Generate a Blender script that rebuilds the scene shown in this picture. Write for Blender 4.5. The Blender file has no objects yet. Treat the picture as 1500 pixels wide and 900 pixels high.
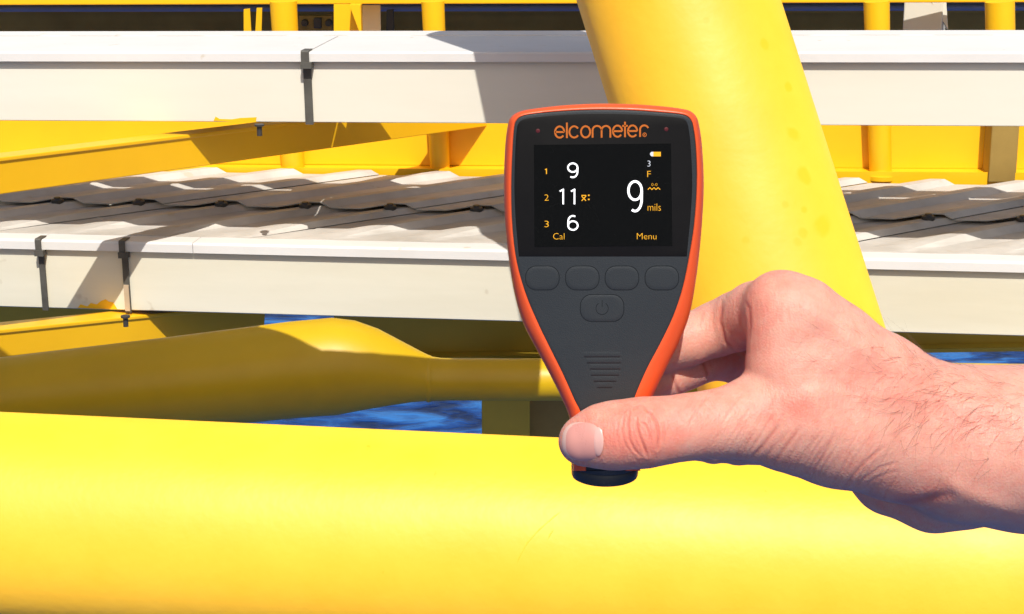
import bpy, bmesh, math, random
import numpy as np
from mathutils import Vector, Matrix
from mathutils.bvhtree import BVHTree

random.seed(7)
rng = np.random.default_rng(7)
scene = bpy.context.scene
col = scene.collection

# ------------------------------------------------------------------ camera
PITCH = math.radians(15.0)
F = 2751.0                      # focal length in photo pixels (1500 wide)
cam_d = bpy.data.cameras.new('camera')
cam = bpy.data.objects.new('camera', cam_d)
col.objects.link(cam)
cam_d.sensor_fit = 'HORIZONTAL'
cam_d.angle = 2 * math.atan(750.0 / F)
cam_d.clip_start = 0.01
cam_d.clip_end = 30000
cam.location = (0, 0, 0)
cam.rotation_euler = (math.radians(90) - PITCH, 0, 0)
scene.camera = cam

# ------------------------------------------------------------------ light
SUN = Vector((0.12, -1.0, 1.33)).normalized()      # direction towards the sun
world = bpy.data.worlds.new('World')
scene.world = world
world.use_nodes = True
wn = world.node_tree.nodes
wl = world.node_tree.links
sky = wn.new('ShaderNodeTexSky')
sky.sky_type = 'NISHITA'
sky.sun_disc = False
sky.sun_elevation = math.asin(SUN.z)
sky.sun_rotation = math.atan2(SUN.x, SUN.y)
sky.air_density = 1.0
sky.dust_density = 3.0
bgn = wn['Background']
bgn.inputs['Strength'].default_value = 0.10
wl.new(sky.outputs[0], bgn.inputs[0])
sun_d = bpy.data.lights.new('sun', 'SUN')
sun_d.energy = 4.8
sun_d.angle = math.radians(0.4)
sun_d.color = (1.0, 0.965, 0.91)
sun = bpy.data.objects.new('sun', sun_d)
col.objects.link(sun)
sun.rotation_euler = (-SUN).to_track_quat('-Z', 'Y').to_euler()
sun.location = (2, -6, 8)
vs = scene.view_settings
vs.view_transform = 'Standard'
vs.look = 'None'
vs.exposure = 0.08
vs.gamma = 1.0
vs.use_curve_mapping = False

# ------------------------------------------------------------------ helpers
CP, SP = math.cos(PITCH), math.sin(PITCH)

def ray(px, py):
    x = (px - 750.0) / F
    y = (450.0 - py) / F
    return Vector((x, CP + y * SP, -SP + y * CP))

def at(px, py, Y):
    r = ray(px, py)
    return r * (Y / r.y)

def axis_depth(p):
    return p[1] * CP - p[2] * SP

def proj_np(P):
    d = P[:, 1] * CP - P[:, 2] * SP
    u = P[:, 1] * SP + P[:, 2] * CP
    return 750 + F * P[:, 0] / d, 450 - F * u / d

def tag(o, label=None, cat=None, group=None, kind=None):
    if label: o['label'] = label
    if cat: o['category'] = cat
    if group: o['group'] = group
    if kind: o['kind'] = kind
    return o

def world_origin(o):
    v = Vector((0, 0, 0))
    while o is not None:
        v += Vector(o.location)
        o = o.parent
    return v

def empty(name, loc):
    o = bpy.data.objects.new(name, None)
    o.empty_display_size = 0.05
    col.objects.link(o)
    o.location = loc
    return o

def mesh_obj(name, verts, faces, mat, parent=None, smooth=False, origin=None):
    """verts in world space"""
    if parent is not None:
        o0 = world_origin(parent)
    elif origin is not None:
        o0 = Vector(origin)
    else:
        V = np.array([tuple(v) for v in verts])
        o0 = Vector(((V[:, 0].min() + V[:, 0].max()) / 2, (V[:, 1].min() + V[:, 1].max()) / 2, V[:, 2].min()))
    me = bpy.data.meshes.new(name)
    me.from_pydata([(v[0] - o0.x, v[1] - o0.y, v[2] - o0.z) for v in verts], [], faces)
    me.validate()
    bm = bmesh.new(); bm.from_mesh(me)
    bmesh.ops.recalc_face_normals(bm, faces=bm.faces[:])
    bm.to_mesh(me); bm.free()
    if smooth:
        for p in me.polygons: p.use_smooth = True
    if mat: me.materials.append(mat)
    o = bpy.data.objects.new(name, me)
    col.objects.link(o)
    if parent is not None:
        o.parent = parent
    else:
        o.location = o0
    return o

def auto_smooth(o, deg=40):
    me = o.data
    bm = bmesh.new(); bm.from_mesh(me)
    for f in bm.faces: f.smooth = True
    for e in bm.edges:
        if len(e.link_faces) == 2 and e.calc_face_angle(0) > math.radians(deg):
            e.smooth = False
    bm.to_mesh(me); bm.free()
    return o

def frame(A, B):
    e1 = (B - A).normalized()
    e3 = (Vector((0, 0, 1)) - e1 * e1.z).normalized()
    e2 = e3.cross(e1)
    return e1, e2, e3

def extrude(name, prof, A, B, mat, parent=None, s0=None, s1=None, bevel=0.0):
    """profile (t away, h up) swept from A to B; s0,s1 distances along A>B"""
    e1, e2, e3 = frame(A, B)
    L = (B - A).length
    if s0 is None: s0 = 0
    if s1 is None: s1 = L
    n = len(prof)
    V, Fc = [], []
    for s in (s0, s1):
        for t, h in prof:
            V.append(A + e1 * s + e2 * t + e3 * h)
    for i in range(n):
        j = (i + 1) % n
        Fc.append((i, j, n + j, n + i))
    Fc.append(tuple(range(n - 1, -1, -1)))
    Fc.append(tuple(range(n, 2 * n)))
    o = mesh_obj(name, V, Fc, mat, parent)
    if bevel:
        b = o.modifiers.new('bevel', 'BEVEL'); b.width = bevel; b.segments = 2; b.limit_method = 'ANGLE'
    return o

def box_prof(t0, t1, h0, h1):
    return [(t0, h0), (t1, h0), (t1, h1), (t0, h1)]

def ibeam_prof(w, h, tf, tw):
    a, b = w / 2, tw / 2
    return [(-a, 0), (a, 0), (a, tf), (b, tf), (b, h - tf), (a, h - tf), (a, h), (-a, h), (-a, h - tf), (-b, h - tf), (-b, tf), (-a, tf)]

def box(name, c, size, mat, parent=None, bevel=0.0, rot=None):
    x, y, z = [s / 2 for s in size]
    V = []
    for dx in (-x, x):
        for dy in (-y, y):
            for dz in (-z, z):
                v = Vector((dx, dy, dz))
                if rot is not None: v = rot @ v
                V.append(Vector(c) + v)
    Fc = [(0, 1, 3, 2), (4, 6, 7, 5), (0, 4, 5, 1), (2, 3, 7, 6), (0, 2, 6, 4), (1, 5, 7, 3)]
    o = mesh_obj(name, V, Fc, mat, parent)
    if bevel:
        b = o.modifiers.new('bevel', 'BEVEL'); b.width = bevel; b.segments = 2
    return o

def tube(name, pts, radii, mat, parent=None, seg=48, caps=True):
    """swept tube through pts with radii"""
    V, Fc = [], []
    n = len(pts)
    prevx = None
    for i, p in enumerate(pts):
        p = Vector(p)
        d = (Vector(pts[min(i + 1, n - 1)]) - Vector(pts[max(i - 1, 0)])).normalized()
        if prevx is None:
            ref = Vector((0, 0, 1)) if abs(d.z) < 0.9 else Vector((0, 1, 0))
            xax = d.cross(ref).normalized()
        else:
            xax = (prevx - d * prevx.dot(d)).normalized()
        yax = d.cross(xax)
        prevx = xax
        for k in range(seg):
            a = 2 * math.pi * k / seg
            V.append(p + (xax * math.cos(a) + yax * math.sin(a)) * radii[i])
    for i in range(n - 1):
        for k in range(seg):
            k2 = (k + 1) % seg
            Fc.append((i * seg + k, i * seg + k2, (i + 1) * seg + k2, (i + 1) * seg + k))
    if caps:
        Fc.append(tuple(range(seg - 1, -1, -1)))
        Fc.append(tuple(range((n - 1) * seg, n * seg)))
    o = mesh_obj(name, V, Fc, mat, parent)
    return auto_smooth(o, 50)

# ------------------------------------------------------------------ materials
def principled(name):
    m = bpy.data.materials.new(name)
    m.use_nodes = True
    nt = m.node_tree
    return m, nt, nt.nodes['Principled BSDF']

def paint(name, c1, c2, rough=0.45, scale=6.0, spec=0.5, bump=0.02, bscale=60.0, spots=None, coat=0.0, detail=6, lo=0.35, hi=0.7, stretch=None, marks=None, droug=0.0):
    """two-tone painted surface with fine relief; spots = (colour, scale, threshold)"""
    m, nt, b = principled(name)
    N, L = nt.nodes, nt.links
    tc = N.new('ShaderNodeTexCoord')
    n1 = N.new('ShaderNodeTexNoise'); n1.inputs['Scale'].default_value = scale; n1.inputs['Detail'].default_value = detail
    n1.inputs['Roughness'].default_value = 0.6
    if stretch:
        mp_ = N.new('ShaderNodeMapping'); mp_.inputs['Scale'].default_value = stretch
        L.new(tc.outputs['Object'], mp_.inputs['Vector']); L.new(mp_.outputs[0], n1.inputs['Vector'])
    else:
        L.new(tc.outputs['Object'], n1.inputs['Vector'])
    r1 = N.new('ShaderNodeValToRGB')
    r1.color_ramp.elements[0].position = lo; r1.color_ramp.elements[0].color = (*c1, 1)
    r1.color_ramp.elements[1].position = hi; r1.color_ramp.elements[1].color = (*c2, 1)
    L.new(n1.outputs['Fac'], r1.inputs['Fac'])
    out = r1.outputs['Color']
    if spots:
        n2 = N.new('ShaderNodeTexNoise'); n2.inputs['Scale'].default_value = spots[1]; n2.inputs['Detail'].default_value = 3
        L.new(tc.outputs['Object'], n2.inputs['Vector'])
        r2 = N.new('ShaderNodeValToRGB')
        r2.color_ramp.elements[0].position = spots[2]; r2.color_ramp.elements[0].color = (0, 0, 0, 1)
        r2.color_ramp.elements[1].position = spots[2] + 0.05; r2.color_ramp.elements[1].color = (1, 1, 1, 1)
        L.new(n2.outputs['Fac'], r2.inputs['Fac'])
        mx = N.new('ShaderNodeMix'); mx.data_type = 'RGBA'
        L.new(r2.outputs['Color'], mx.inputs['Factor'])
        L.new(out, mx.inputs[6]); mx.inputs[7].default_value = (*spots[0], 1)
        out = mx.outputs[2]
    if marks:                       # individual paint flaws at given places: (colour, [(point, radius)])
        nd = N.new('ShaderNodeTexNoise'); nd.inputs['Scale'].default_value = 30
        L.new(tc.outputs['Object'], nd.inputs['Vector'])
        acc = None
        for pt_, rad_ in marks[1]:
            vd = N.new('ShaderNodeVectorMath'); vd.operation = 'DISTANCE'; vd.inputs[1].default_value = pt_
            L.new(tc.outputs['Object'], vd.inputs[0])
            ma = N.new('ShaderNodeMath'); ma.operation = 'MULTIPLY_ADD'; ma.inputs[1].default_value = rad_ * 1.4; ma.inputs[2].default_value = -rad_ * 0.7
            L.new(nd.outputs['Fac'], ma.inputs[0])
            sm = N.new('ShaderNodeMath'); sm.operation = 'ADD'
            L.new(vd.outputs['Value'], sm.inputs[0]); L.new(ma.outputs[0], sm.inputs[1])
            mr = N.new('ShaderNodeMapRange'); mr.inputs['From Min'].default_value = rad_; mr.inputs['From Max'].default_value = rad_ * 0.55
            L.new(sm.outputs[0], mr.inputs['Value'])
            if acc is None: acc = mr.outputs[0]
            else:
                mm_ = N.new('ShaderNodeMath'); mm_.operation = 'MAXIMUM'
                L.new(acc, mm_.inputs[0]); L.new(mr.outputs[0], mm_.inputs[1]); acc = mm_.outputs[0]
        mk = N.new('ShaderNodeMath'); mk.operation = 'MULTIPLY'; mk.inputs[1].default_value = 0.95
        L.new(acc, mk.inputs[0])
        mx = N.new('ShaderNodeMix'); mx.data_type = 'RGBA'
        L.new(mk.outputs[0], mx.inputs['Factor']); L.new(out, mx.inputs[6]); mx.inputs[7].default_value = (*marks[0], 1)
        out = mx.outputs[2]
    L.new(out, b.inputs['Base Color'])
    rr = N.new('ShaderNodeMapRange')
    rr.inputs['To Min'].default_value = rough - 0.06; rr.inputs['To Max'].default_value = rough + 0.08
    L.new(n1.outputs['Fac'], rr.inputs['Value']); L.new(rr.outputs[0], b.inputs['Roughness'])
    b.inputs['Specular IOR Level'].default_value = spec
    b.inputs['Coat Weight'].default_value = coat
    b.inputs['Coat Roughness'].default_value = 0.5
    b.inputs['Diffuse Roughness'].default_value = droug
    if bump:
        n3 = N.new('ShaderNodeTexNoise'); n3.inputs['Scale'].default_value = bscale; n3.inputs['Detail'].default_value = 4
        L.new(tc.outputs['Object'], n3.inputs['Vector'])
        bp = N.new('ShaderNodeBump'); bp.inputs['Strength'].default_value = bump; bp.inputs['Distance'].default_value = 0.01
        L.new(n3.outputs['Fac'], bp.inputs['Height']); L.new(bp.outputs[0], b.inputs['Normal'])
    return m

def flat(name, c, rough=0.5, spec=0.5, emit=0.0):
    m, nt, b = principled(name)
    N, L = nt.nodes, nt.links
    tc = N.new('ShaderNodeTexCoord')
    n1 = N.new('ShaderNodeTexNoise'); n1.inputs['Scale'].default_value = 900
    L.new(tc.outputs['Object'], n1.inputs['Vector'])
    mx = N.new('ShaderNodeMix'); mx.data_type = 'RGBA'
    mx.inputs[6].default_value = (*c, 1); mx.inputs[7].default_value = (*[v * 0.9 for v in c], 1)
    L.new(n1.outputs['Fac'], mx.inputs['Factor'])
    L.new(mx.outputs[2], b.inputs['Base Color'])
    b.inputs['Roughness'].default_value = rough
    b.inputs['Specular IOR Level'].default_value = spec
    if emit:
        L.new(mx.outputs[2], b.inputs['Emission Color'])
        b.inputs['Emission Strength'].default_value = emit
    return m

YEL = (0.86, 0.54, 0.006)
M = {}
M['yellow'] = paint('yellow_paint', (0.90, 0.505, 0.005), (0.85, 0.46, 0.004), rough=0.42, scale=3.0, bump=0.03, bscale=35)
M['pipe'] = paint('yellow_pipe_paint', (0.96, 0.545, 0.030), (0.92, 0.505, 0.018), rough=0.52, scale=7, spec=0.6, coat=0.0, bump=0.06, bscale=60, droug=0.7, detail=10,
                  spots=((0.84, 0.45, 0.006), 38.0, 0.73))
M['white'] = paint('cream_white_paint', (0.77, 0.73, 0.61), (0.70, 0.66, 0.535), rough=0.5, scale=4.0, bump=0.02, bscale=40, stretch=(0.12, 1, 1))
M['cream'] = paint('stained_cream_bounce_paint', (0.73, 0.685, 0.54), (0.65, 0.60, 0.45), rough=0.5, scale=5.0, bump=0.03, bscale=40, stretch=(0.10, 1, 1.6), spots=((0.50, 0.43, 0.30), 11.0, 0.70))  # extra yellow stands for reflected light; the spots are stains
M['cover'] = paint('white_cover_sheet', (0.72, 0.70, 0.66), (0.67, 0.645, 0.60), rough=0.5, scale=5.0, bump=0.03, bscale=30,
                   spots=((0.62, 0.56, 0.46), 26.0, 0.70))
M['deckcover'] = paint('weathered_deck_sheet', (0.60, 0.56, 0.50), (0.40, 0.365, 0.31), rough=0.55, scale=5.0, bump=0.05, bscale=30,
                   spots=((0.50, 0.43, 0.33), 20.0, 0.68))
M['steel'] = paint('dull_grey_steel', (0.10, 0.095, 0.08), (0.06, 0.055, 0.045), rough=0.55, scale=20, spec=0.4)
M['tan'] = paint('tan_steel', (0.55, 0.42, 0.28), (0.42, 0.32, 0.2), rough=0.6, scale=20)
M['brown'] = paint('brown_and_shade_paint', (0.34, 0.22, 0.05), (0.24, 0.15, 0.03), rough=0.6, scale=5)  # brown tone, also standing for shade on the post foot
M['bluegrey'] = paint('blue_grey_paint', (0.22, 0.24, 0.42), (0.17, 0.19, 0.34), rough=0.5, scale=5)
M['dark'] = paint('dark_bolt_steel', (0.05, 0.045, 0.04), (0.03, 0.03, 0.03), rough=0.5, scale=20)
M['yellowshade'] = paint('yellow_shade_paint', (0.60, 0.40, 0.03), (0.5, 0.33, 0.03), rough=0.6, scale=3)  # yellow with shade put into it, for girders, column and deck plate

# sea
m, nt, b = principled('sea_water')
N, L = nt.nodes, nt.links
tc = N.new('ShaderNodeTexCoord')
mp = N.new('ShaderNodeMapping'); mp.inputs['Scale'].default_value = (0.55, 1.0, 1); mp.inputs['Rotation'].default_value = (0, 0, -0.45)
L.new(tc.outputs['Object'], mp.inputs['Vector'])
n1 = N.new('ShaderNodeTexNoise'); n1.inputs['Scale'].default_value = 0.9; n1.inputs['Detail'].default_value = 9; n1.inputs['Roughness'].default_value = 0.55
n1.inputs['Distortion'].default_value = 0.6
L.new(mp.outputs[0], n1.inputs['Vector'])
r1 = N.new('ShaderNodeValToRGB')
e = r1.color_ramp.elements
e[0].position = 0.40; e[0].color = (0.002, 0.010, 0.060, 1)
e[1].position = 0.62; e[1].color = (0.03, 0.15, 0.42, 1)
x = e.new(0.50); x.color = (0.006, 0.045, 0.20, 1)
L.new(n1.outputs['Fac'], r1.inputs['Fac']); L.new(r1.outputs['Color'], b.inputs['Base Color'])
b.inputs['Roughness'].default_value = 0.25
b.inputs['Specular IOR Level'].default_value = 0.35
bp = N.new('ShaderNodeBump'); bp.inputs['Strength'].default_value = 0.7; bp.inputs['Distance'].default_value = 0.6
L.new(n1.outputs['Fac'], bp.inputs['Height']); L.new(bp.outputs[0], b.inputs['Normal'])
M['sea'] = m

# ------------------------------------------------------------------ the setting: sea
SEA_Z = -18.0
S = 9000
sea = mesh_obj('sea', [(-S, -S, SEA_Z), (S, -S, SEA_Z), (S, S, SEA_Z), (-S, S, SEA_Z)], [(0, 1, 2, 3)], M['sea'], origin=(0, 0, SEA_Z))
tag(sea, 'choppy deep blue sea far below the steelwork', kind='structure')

# ------------------------------------------------------------------ upper cable tray
def span(pxL, pyL, YL, pxR, pyR, YR, ext=0.9):
    A, B = at(pxL, pyL, YL), at(pxR, pyR, YR)
    d = (B - A).normalized()
    return A - d * ext, B + d * ext

A, B = span(0, 76, 4.27, 1500, 76.5, 3.95)
e1, e2, e3 = frame(A, B)
LT = (B - A).length
def s_of(px, py, A=A, B=B, e1=e1):
    """distance along A>B of the point of the line seen at column px"""
    r = ray(px, py)
    # intersect vertical plane of camera column with the line (solve x*r.y = y*r.x)
    k = (A.y * r.x - A.x * r.y) / (e1.x * r.y - e1.y * r.x)
    return k
H_UP = (at(700, 76, 4.12).z - at(700, 182, 4.12).z)
W_UP = 0.40
tray = empty('cable_tray', tuple(A + e1 * LT / 2 + e2 * W_UP / 2 - e3 * H_UP))
tag(tray, 'long cream cable tray with white lid and one dark strap, behind gauge top', 'cable tray')
def cover_prof(W, lip, back):
    p = [(0, -lip), (0, -0.004), (0.0012, -0.0012), (0.004, 0), (W, 0)]
    if back: p += [(W, -lip), (W - 0.003, -lip), (W - 0.003, -0.003)]
    else: p += [(W, -0.003)]
    p += [(0.0045, -0.003), (0.003, -0.0045), (0.003, -lip)]
    return p
s_strap = s_of(449, 110)
cuts = [0.0, s_strap + 0.004, LT]
for i in range(2):
    g0 = cuts[i] + (0.0015 if i else 0); g1 = cuts[i + 1] - (0.0015 if i == 0 else 0)
    extrude('lid', cover_prof(W_UP - 0.104, 0.022, False), A, B, M['cover'], tray, g0, g1)
    rail = [(0.014, -0.0045), (0.045, -0.0045), (0.045, -0.007), (0.0165, -0.007), (0.0165, -H_UP + 0.003), (0.045, -H_UP + 0.003), (0.045, -H_UP), (0.0155, -H_UP), (0.014, -H_UP + 0.0015)]
    extrude('side_rail', rail, A, B, M['white'], tray, g0, g1)
extrude('side_rail', box_prof(W_UP - 0.012, W_UP - 0.009, -0.024, -0.0045), A, B, M['white'], tray)
# slotted rear strip of the lid: the slots let slivers of sun through to the deck
extrude('rear_lid_strip', [(W_UP - 0.084, -0.004), (W_UP - 0.084, 0), (W_UP, 0), (W_UP, -0.02), (W_UP - 0.003, -0.02), (W_UP - 0.003, -0.004)], A, B, M['cover'], tray)
k = 0.05
while k < LT:
    w = 0.06 + 0.03 * ((k * 7.3) % 1)
    extrude('lid_tab', box_prof(W_UP - 0.1045, W_UP - 0.0835, -0.006, -0.0035), A, B, M['cover'], tray, k, k + w)
    k += 0.2055
extrude('lid_tab', box_prof(W_UP - 0.1045, W_UP - 0.0835, -0.006, -0.0035), A, B, M['cover'], tray, s_of(462, 60), s_of(560, 60))  # extra wide tab, added to block sun leaking onto the brace
k = 0.1
while k < LT:
    extrude('rung', box_prof(0.018, W_UP - 0.018, -H_UP + 0.005, -H_UP + 0.03), A, B, M['steel'], tray, k, k + 0.03)
    k += 0.3
# strap: over the lid edge and down the rail
strap = [(-0.004, 0.0015), (0.03, 0.0015), (0.03, 0.0035), (-0.006, 0.0035), (-0.0085, 0.0005), (-0.0085, -0.022), (0.0065, -0.034), (0.0065, -H_UP - 0.004), (0.011, -H_UP - 0.004), (0.011, -0.035), (-0.004, -0.023)]
extrude('strap', strap, A, B, M['steel'], tray, s_strap - 0.010, s_strap + 0.008)
extrude('strap_buckle', box_prof(-0.012, 0.010, -0.036, -0.022), A, B, M['steel'], tray, s_strap - 0.011, s_strap + 0.014)
UP = (A, B, e1, e2, e3)

# ------------------------------------------------------------------ lower tray with corrugated deck
A, B = span(0, 350, 4.34, 1500, 384, 3.96)
e1, e2, e3 = frame(A, B)
LT = (B - A).length
def s_low(px, py):
    r = ray(px, py)
    return (A.y * r.x - A.x * r.y) / (e1.x * r.y - e1.y * r.x)
H_LO = (at(742, 368, 4.15).z - at(742, 474, 4.15).z)
W_LO = 0.80
deck = empty('covered_walkway_tray', tuple(A + e1 * LT / 2 + e2 * W_LO / 2 - e3 * H_LO))
tag(deck, 'wide low cream tray roofed with ribbed weathered sheets, below the long cable tray', 'cable tray')
sa, sb, sc = s_low(60, 400), s_low(182, 400), s_low(283, 380)
cuts = [0.0, sa, sb, sc, s_low(1120, 400), LT]
for i in range(len(cuts) - 1):
    g0 = cuts[i] + (0.0007 if i else 0); g1 = cuts[i + 1] - 0.0007
    lip = 0.024
    p = [(0, -lip), (0, -0.005), (0.0015, -0.0015), (0.005, 0), (0.062, 0), (0.062, -0.003), (0.006, -0.003), (0.003, -0.006), (0.003, -lip)]
    extrude('lid_edge', p, A, B, M['cover'], deck, g0, g1)
rc = [0.0, sa, sb, s_low(1120, 400), LT]
for i in range(len(rc) - 1):
    ov = 0.013
    rail = [(ov, -0.0045), (0.05, -0.0045), (0.05, -0.007), (ov + 0.0025, -0.007), (ov + 0.0025, -H_LO + 0.003), (0.05, -H_LO + 0.003), (0.05, -H_LO), (ov + 0.002, -H_LO), (ov, -H_LO + 0.002)]
    extrude('side_rail', rail, A, B, M['cream'], deck, rc[i] + (0.0006 if i else 0), rc[i + 1] - 0.0006)
extrude('side_rail', box_prof(W_LO - 0.02, W_LO - 0.016, -H_LO, -0.012), A, B, M['white'], deck)
extrude('added_floor_plate', box_prof(0.051, W_LO - 0.021, -H_LO + 0.004, -H_LO + 0.007), A, B, M['steel'], deck)  # added to block sun leaking through the sheet seams
# corrugated sheets: ribs run obliquely back to the right
ALPHA = math.radians(47)
PER = 0.148
AMP = 0.014
ca, sn = math.cos(ALPHA), math.sin(ALPHA)
def sheet(name, u0, n, t0, t1, lift, mat, ramp0=True, th=0.003):
    us = []
    for i in range(n):
        b0 = u0 + i * PER
        us += [(b0, 0), (b0 + 0.052, 0.0), (b0 + 0.105, 1), (b0 + 0.130, 1)]
    us.append((u0 + n * PER - 0.003, 0.12))
    ts = [t0]
    if ramp0: ts += [t0 + 0.03, t0 + 0.07, t0 + 0.13]
    ts += [(t0 + t1) / 2 + 0.05, t1]
    V, Fc = [], []
    for t in ts:
        rf = 1.0
        if ramp0:
            rf = min(1.0, max(0.10, (t - t0 - 0.0) / 0.13))
        for u, hh in us:
            s = (u + t * sn) / ca
            V.append(A + e1 * s + e2 * t + e3 * (AMP * hh * rf + lift))
    m_ = len(us)
    nt_ = len(ts)
    for j in range(nt_ - 1):
        for i in range(m_ - 1):
            Fc.append((j * m_ + i, j * m_ + i + 1, (j + 1) * m_ + i + 1, (j + 1) * m_ + i))
    o = mesh_obj(name, V, Fc, mat, deck)
    md = o.modifiers.new('thickness', 'SOLIDIFY'); md.thickness = th; md.offset = -1
    return o
T_LAP = 0.40
u_start = -0.80
nsh = 0
for i in range(12):
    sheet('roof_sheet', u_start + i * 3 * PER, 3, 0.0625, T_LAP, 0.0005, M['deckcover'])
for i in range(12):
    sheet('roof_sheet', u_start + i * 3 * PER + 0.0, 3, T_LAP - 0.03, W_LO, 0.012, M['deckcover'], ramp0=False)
# fixing clips on the lap joint
s = 0.0
cl = None
for i in range(60):
    u = u_start + 0.117 + i * PER
    t = T_LAP - 0.045
    s = (u + t * sn) / ca
    if s < 0 or s > LT: continue
    c = A + e1 * s + e2 * t + e3 * (AMP + 0.010)
    if cl is None:
        cl = tube('fixing_bolt', [c - Vector((0, 0, 0.012)), c - Vector((0, 0, 0.002)), c + Vector((0, 0, 0.0005)), c + Vector((0, 0, 0.004))], [0.016, 0.016, 0.009, 0.008], M['dark'], deck, seg=12)
        c0 = c
    else:
        o = cl.copy(); col.objects.link(o); o.parent = deck; o.location = c - c0
for sx, mm, skew in ((sa, 'steel', 0), (sb, 'steel', 0)):
    st = [(-0.004, 0.0015), (0.03, 0.0015), (0.03, 0.0035), (-0.006, 0.0035), (-0.0085, 0.0005), (-0.0085, -0.024), (0.005, -0.036), (0.005, -H_LO - 0.004), (0.010, -H_LO - 0.004), (0.010, -0.037), (-0.004, -0.025)]
    so = extrude('strap', st, A, B, M['steel'], deck, sx - 0.007, sx + 0.007)
    extrude('strap_buckle', box_prof(-0.012, 0.008, -0.038, -0.024), A, B, M['steel'], deck, sx - 0.009, sx + 0.013)
extrude('strap_tail', box_prof(0.0015, 0.0045, -H_LO + 0.001, -H_LO * 0.62), A, B, M['tan'], deck, sb - 0.006, sb + 0.006)
tube('strap_bolt', [at(183, 462, 4.30), at(183, 473, 4.30)], [0.007, 0.007], M['dark'], deck, seg=12)
LOW = (A, B, e1, e2, e3)
# overspray of yellow paint on the rail foot
def smear(pts, tt, Aq, Bq, parent):
    f1, f2, f3 = frame(Aq, Bq)
    V = []
    for off in (0.0, -0.0006):
        for (px, py) in pts:
            r = ray(px, py); nrm = f2
            k = (Aq + f2 * tt).dot(nrm) / r.dot(nrm)
            V.append(r * k + f2 * off - f2 * 0.0003)
    n = len(pts)
    Fc = [tuple(range(n)), tuple(range(2 * n - 1, n - 1, -1))] + [(i, (i + 1) % n, n + (i + 1) % n, n + i) for i in range(n)]
    return mesh_obj('paint_smear', V, Fc, M['yellow'], parent)
smear([(114, 451), (118, 446), (128, 449), (133, 444), (142, 446), (148, 441), (155, 438.5), (160, 442), (166, 443), (172, 453), (140, 452.5)], 0.013, A, B, deck)
smear([(313, 177), (316, 171), (322, 174.5), (340, 175), (352, 173), (376, 172), (375, 179), (340, 178.5)], 0.014, UP[0], UP[1], tray)

# ------------------------------------------------------------------ braces under the trays (steel channels)
def brace(a, b, name, label, h, w, bolt):
    e = empty(name, tuple(b))
    tag(e, label, 'brace')
    tf, tw = 0.009, 0.007
    prof = [(-w / 2, 0), (-w / 2, -tf), (w / 2 - tw, -tf), (w / 2 - tw, -h + tf), (-w / 2 + 0.02, -h + tf), (-w / 2 + 0.02, -h), (w / 2, -h), (w / 2, 0)]
    prof = [(-w / 2, 0), (w / 2, 0), (w / 2, -h), (-w / 2 + 0.004, -h), (-w / 2 + 0.004, -tf), (-w / 2, -tf)]
    extrude('channel', prof, a, b, M['yellow'], e, bevel=0.002)
    bp_ = bolt[1]
    bo = tube('bolt', [bp_ + Vector((0, 0, 0.012)), bp_ + Vector((0, 0, 0.008)), bp_ + Vector((0, 0, 0.0075)), bp_ - Vector((0, 0, 0.014))], [0.011, 0.011, 0.006, 0.006], M['dark'], e, seg=12)
    return e
a = at(-160, 247, 3.69); b = at(376, 182, 4.45); d = (b - a)
brace(a, b + d * 0.92, 'diagonal_brace', 'yellow steel channel brace slanting under the long cable tray, upper of two', 0.078, 0.055, (0.51, at(380, 190, 4.13)))
a = at(-160, 494, 3.86); b = at(185, 459, 4.31); d = (b - a)
brace(a, b + d * 0.66, 'diagonal_brace', 'yellow steel channel brace slanting under the low ribbed tray, lower of two', 0.064, 0.075, (0.47, at(184, 470, 4.17)))

# ------------------------------------------------------------------ rear frame: beams, posts
YB = 5.25
rb = empty('rear_beam', tuple(at(750, 250, YB)))
tag(rb, 'sunlit yellow steel beam running behind and below the long cable tray', 'beam')
a, b = at(-250, 237, YB + 0.06), at(1750, 250, YB - 0.42)
hb = at(750, 150, YB).z - at(750, 239, YB).z
extrude('beam_web', box_prof(0, 0.012, 0, hb), a, b, M['yellow'], rb, bevel=0.002)
extrude('top_flange', box_prof(-0.02, 0.12, hb + 0.0005, hb + 0.014), a, b, M['yellow'], rb)
a2, b2 = at(-250, 249, YB - 0.01), at(1750, 263, YB - 0.49)
extrude('foot_angle', [(0, -0.05), (0.09, -0.05), (0.09, 0.010), (0.006, 0.010), (0.006, 0.014), (0, 0.014)], a2, b2, M['yellow'], rb)
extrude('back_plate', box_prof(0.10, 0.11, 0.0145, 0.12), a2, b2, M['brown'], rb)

tb = empty('top_beam', tuple(at(750, 8, 5.18)))
tag(tb, 'orange yellow steel beam along the very top of the picture', 'beam')
a, b = at(-250, 8.5, 5.42), at(1750, 3.0, 4.98)
extrude('beam_web', box_prof(0, 0.10, 0, 0.12), a, b, M['yellow'], tb, bevel=0.003)
# unseen deck plate added over the top beam to shade everything behind it
zt = at(750, 5, 5.2).z
dk = box('added_shade_deck', (0, 7.75, zt + 0.135), (9, 4.5, 0.02), M['yellowshade'])
tag(dk, 'added unseen deck plate over the top beam, shading the steelwork behind', 'deck plate')

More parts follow.
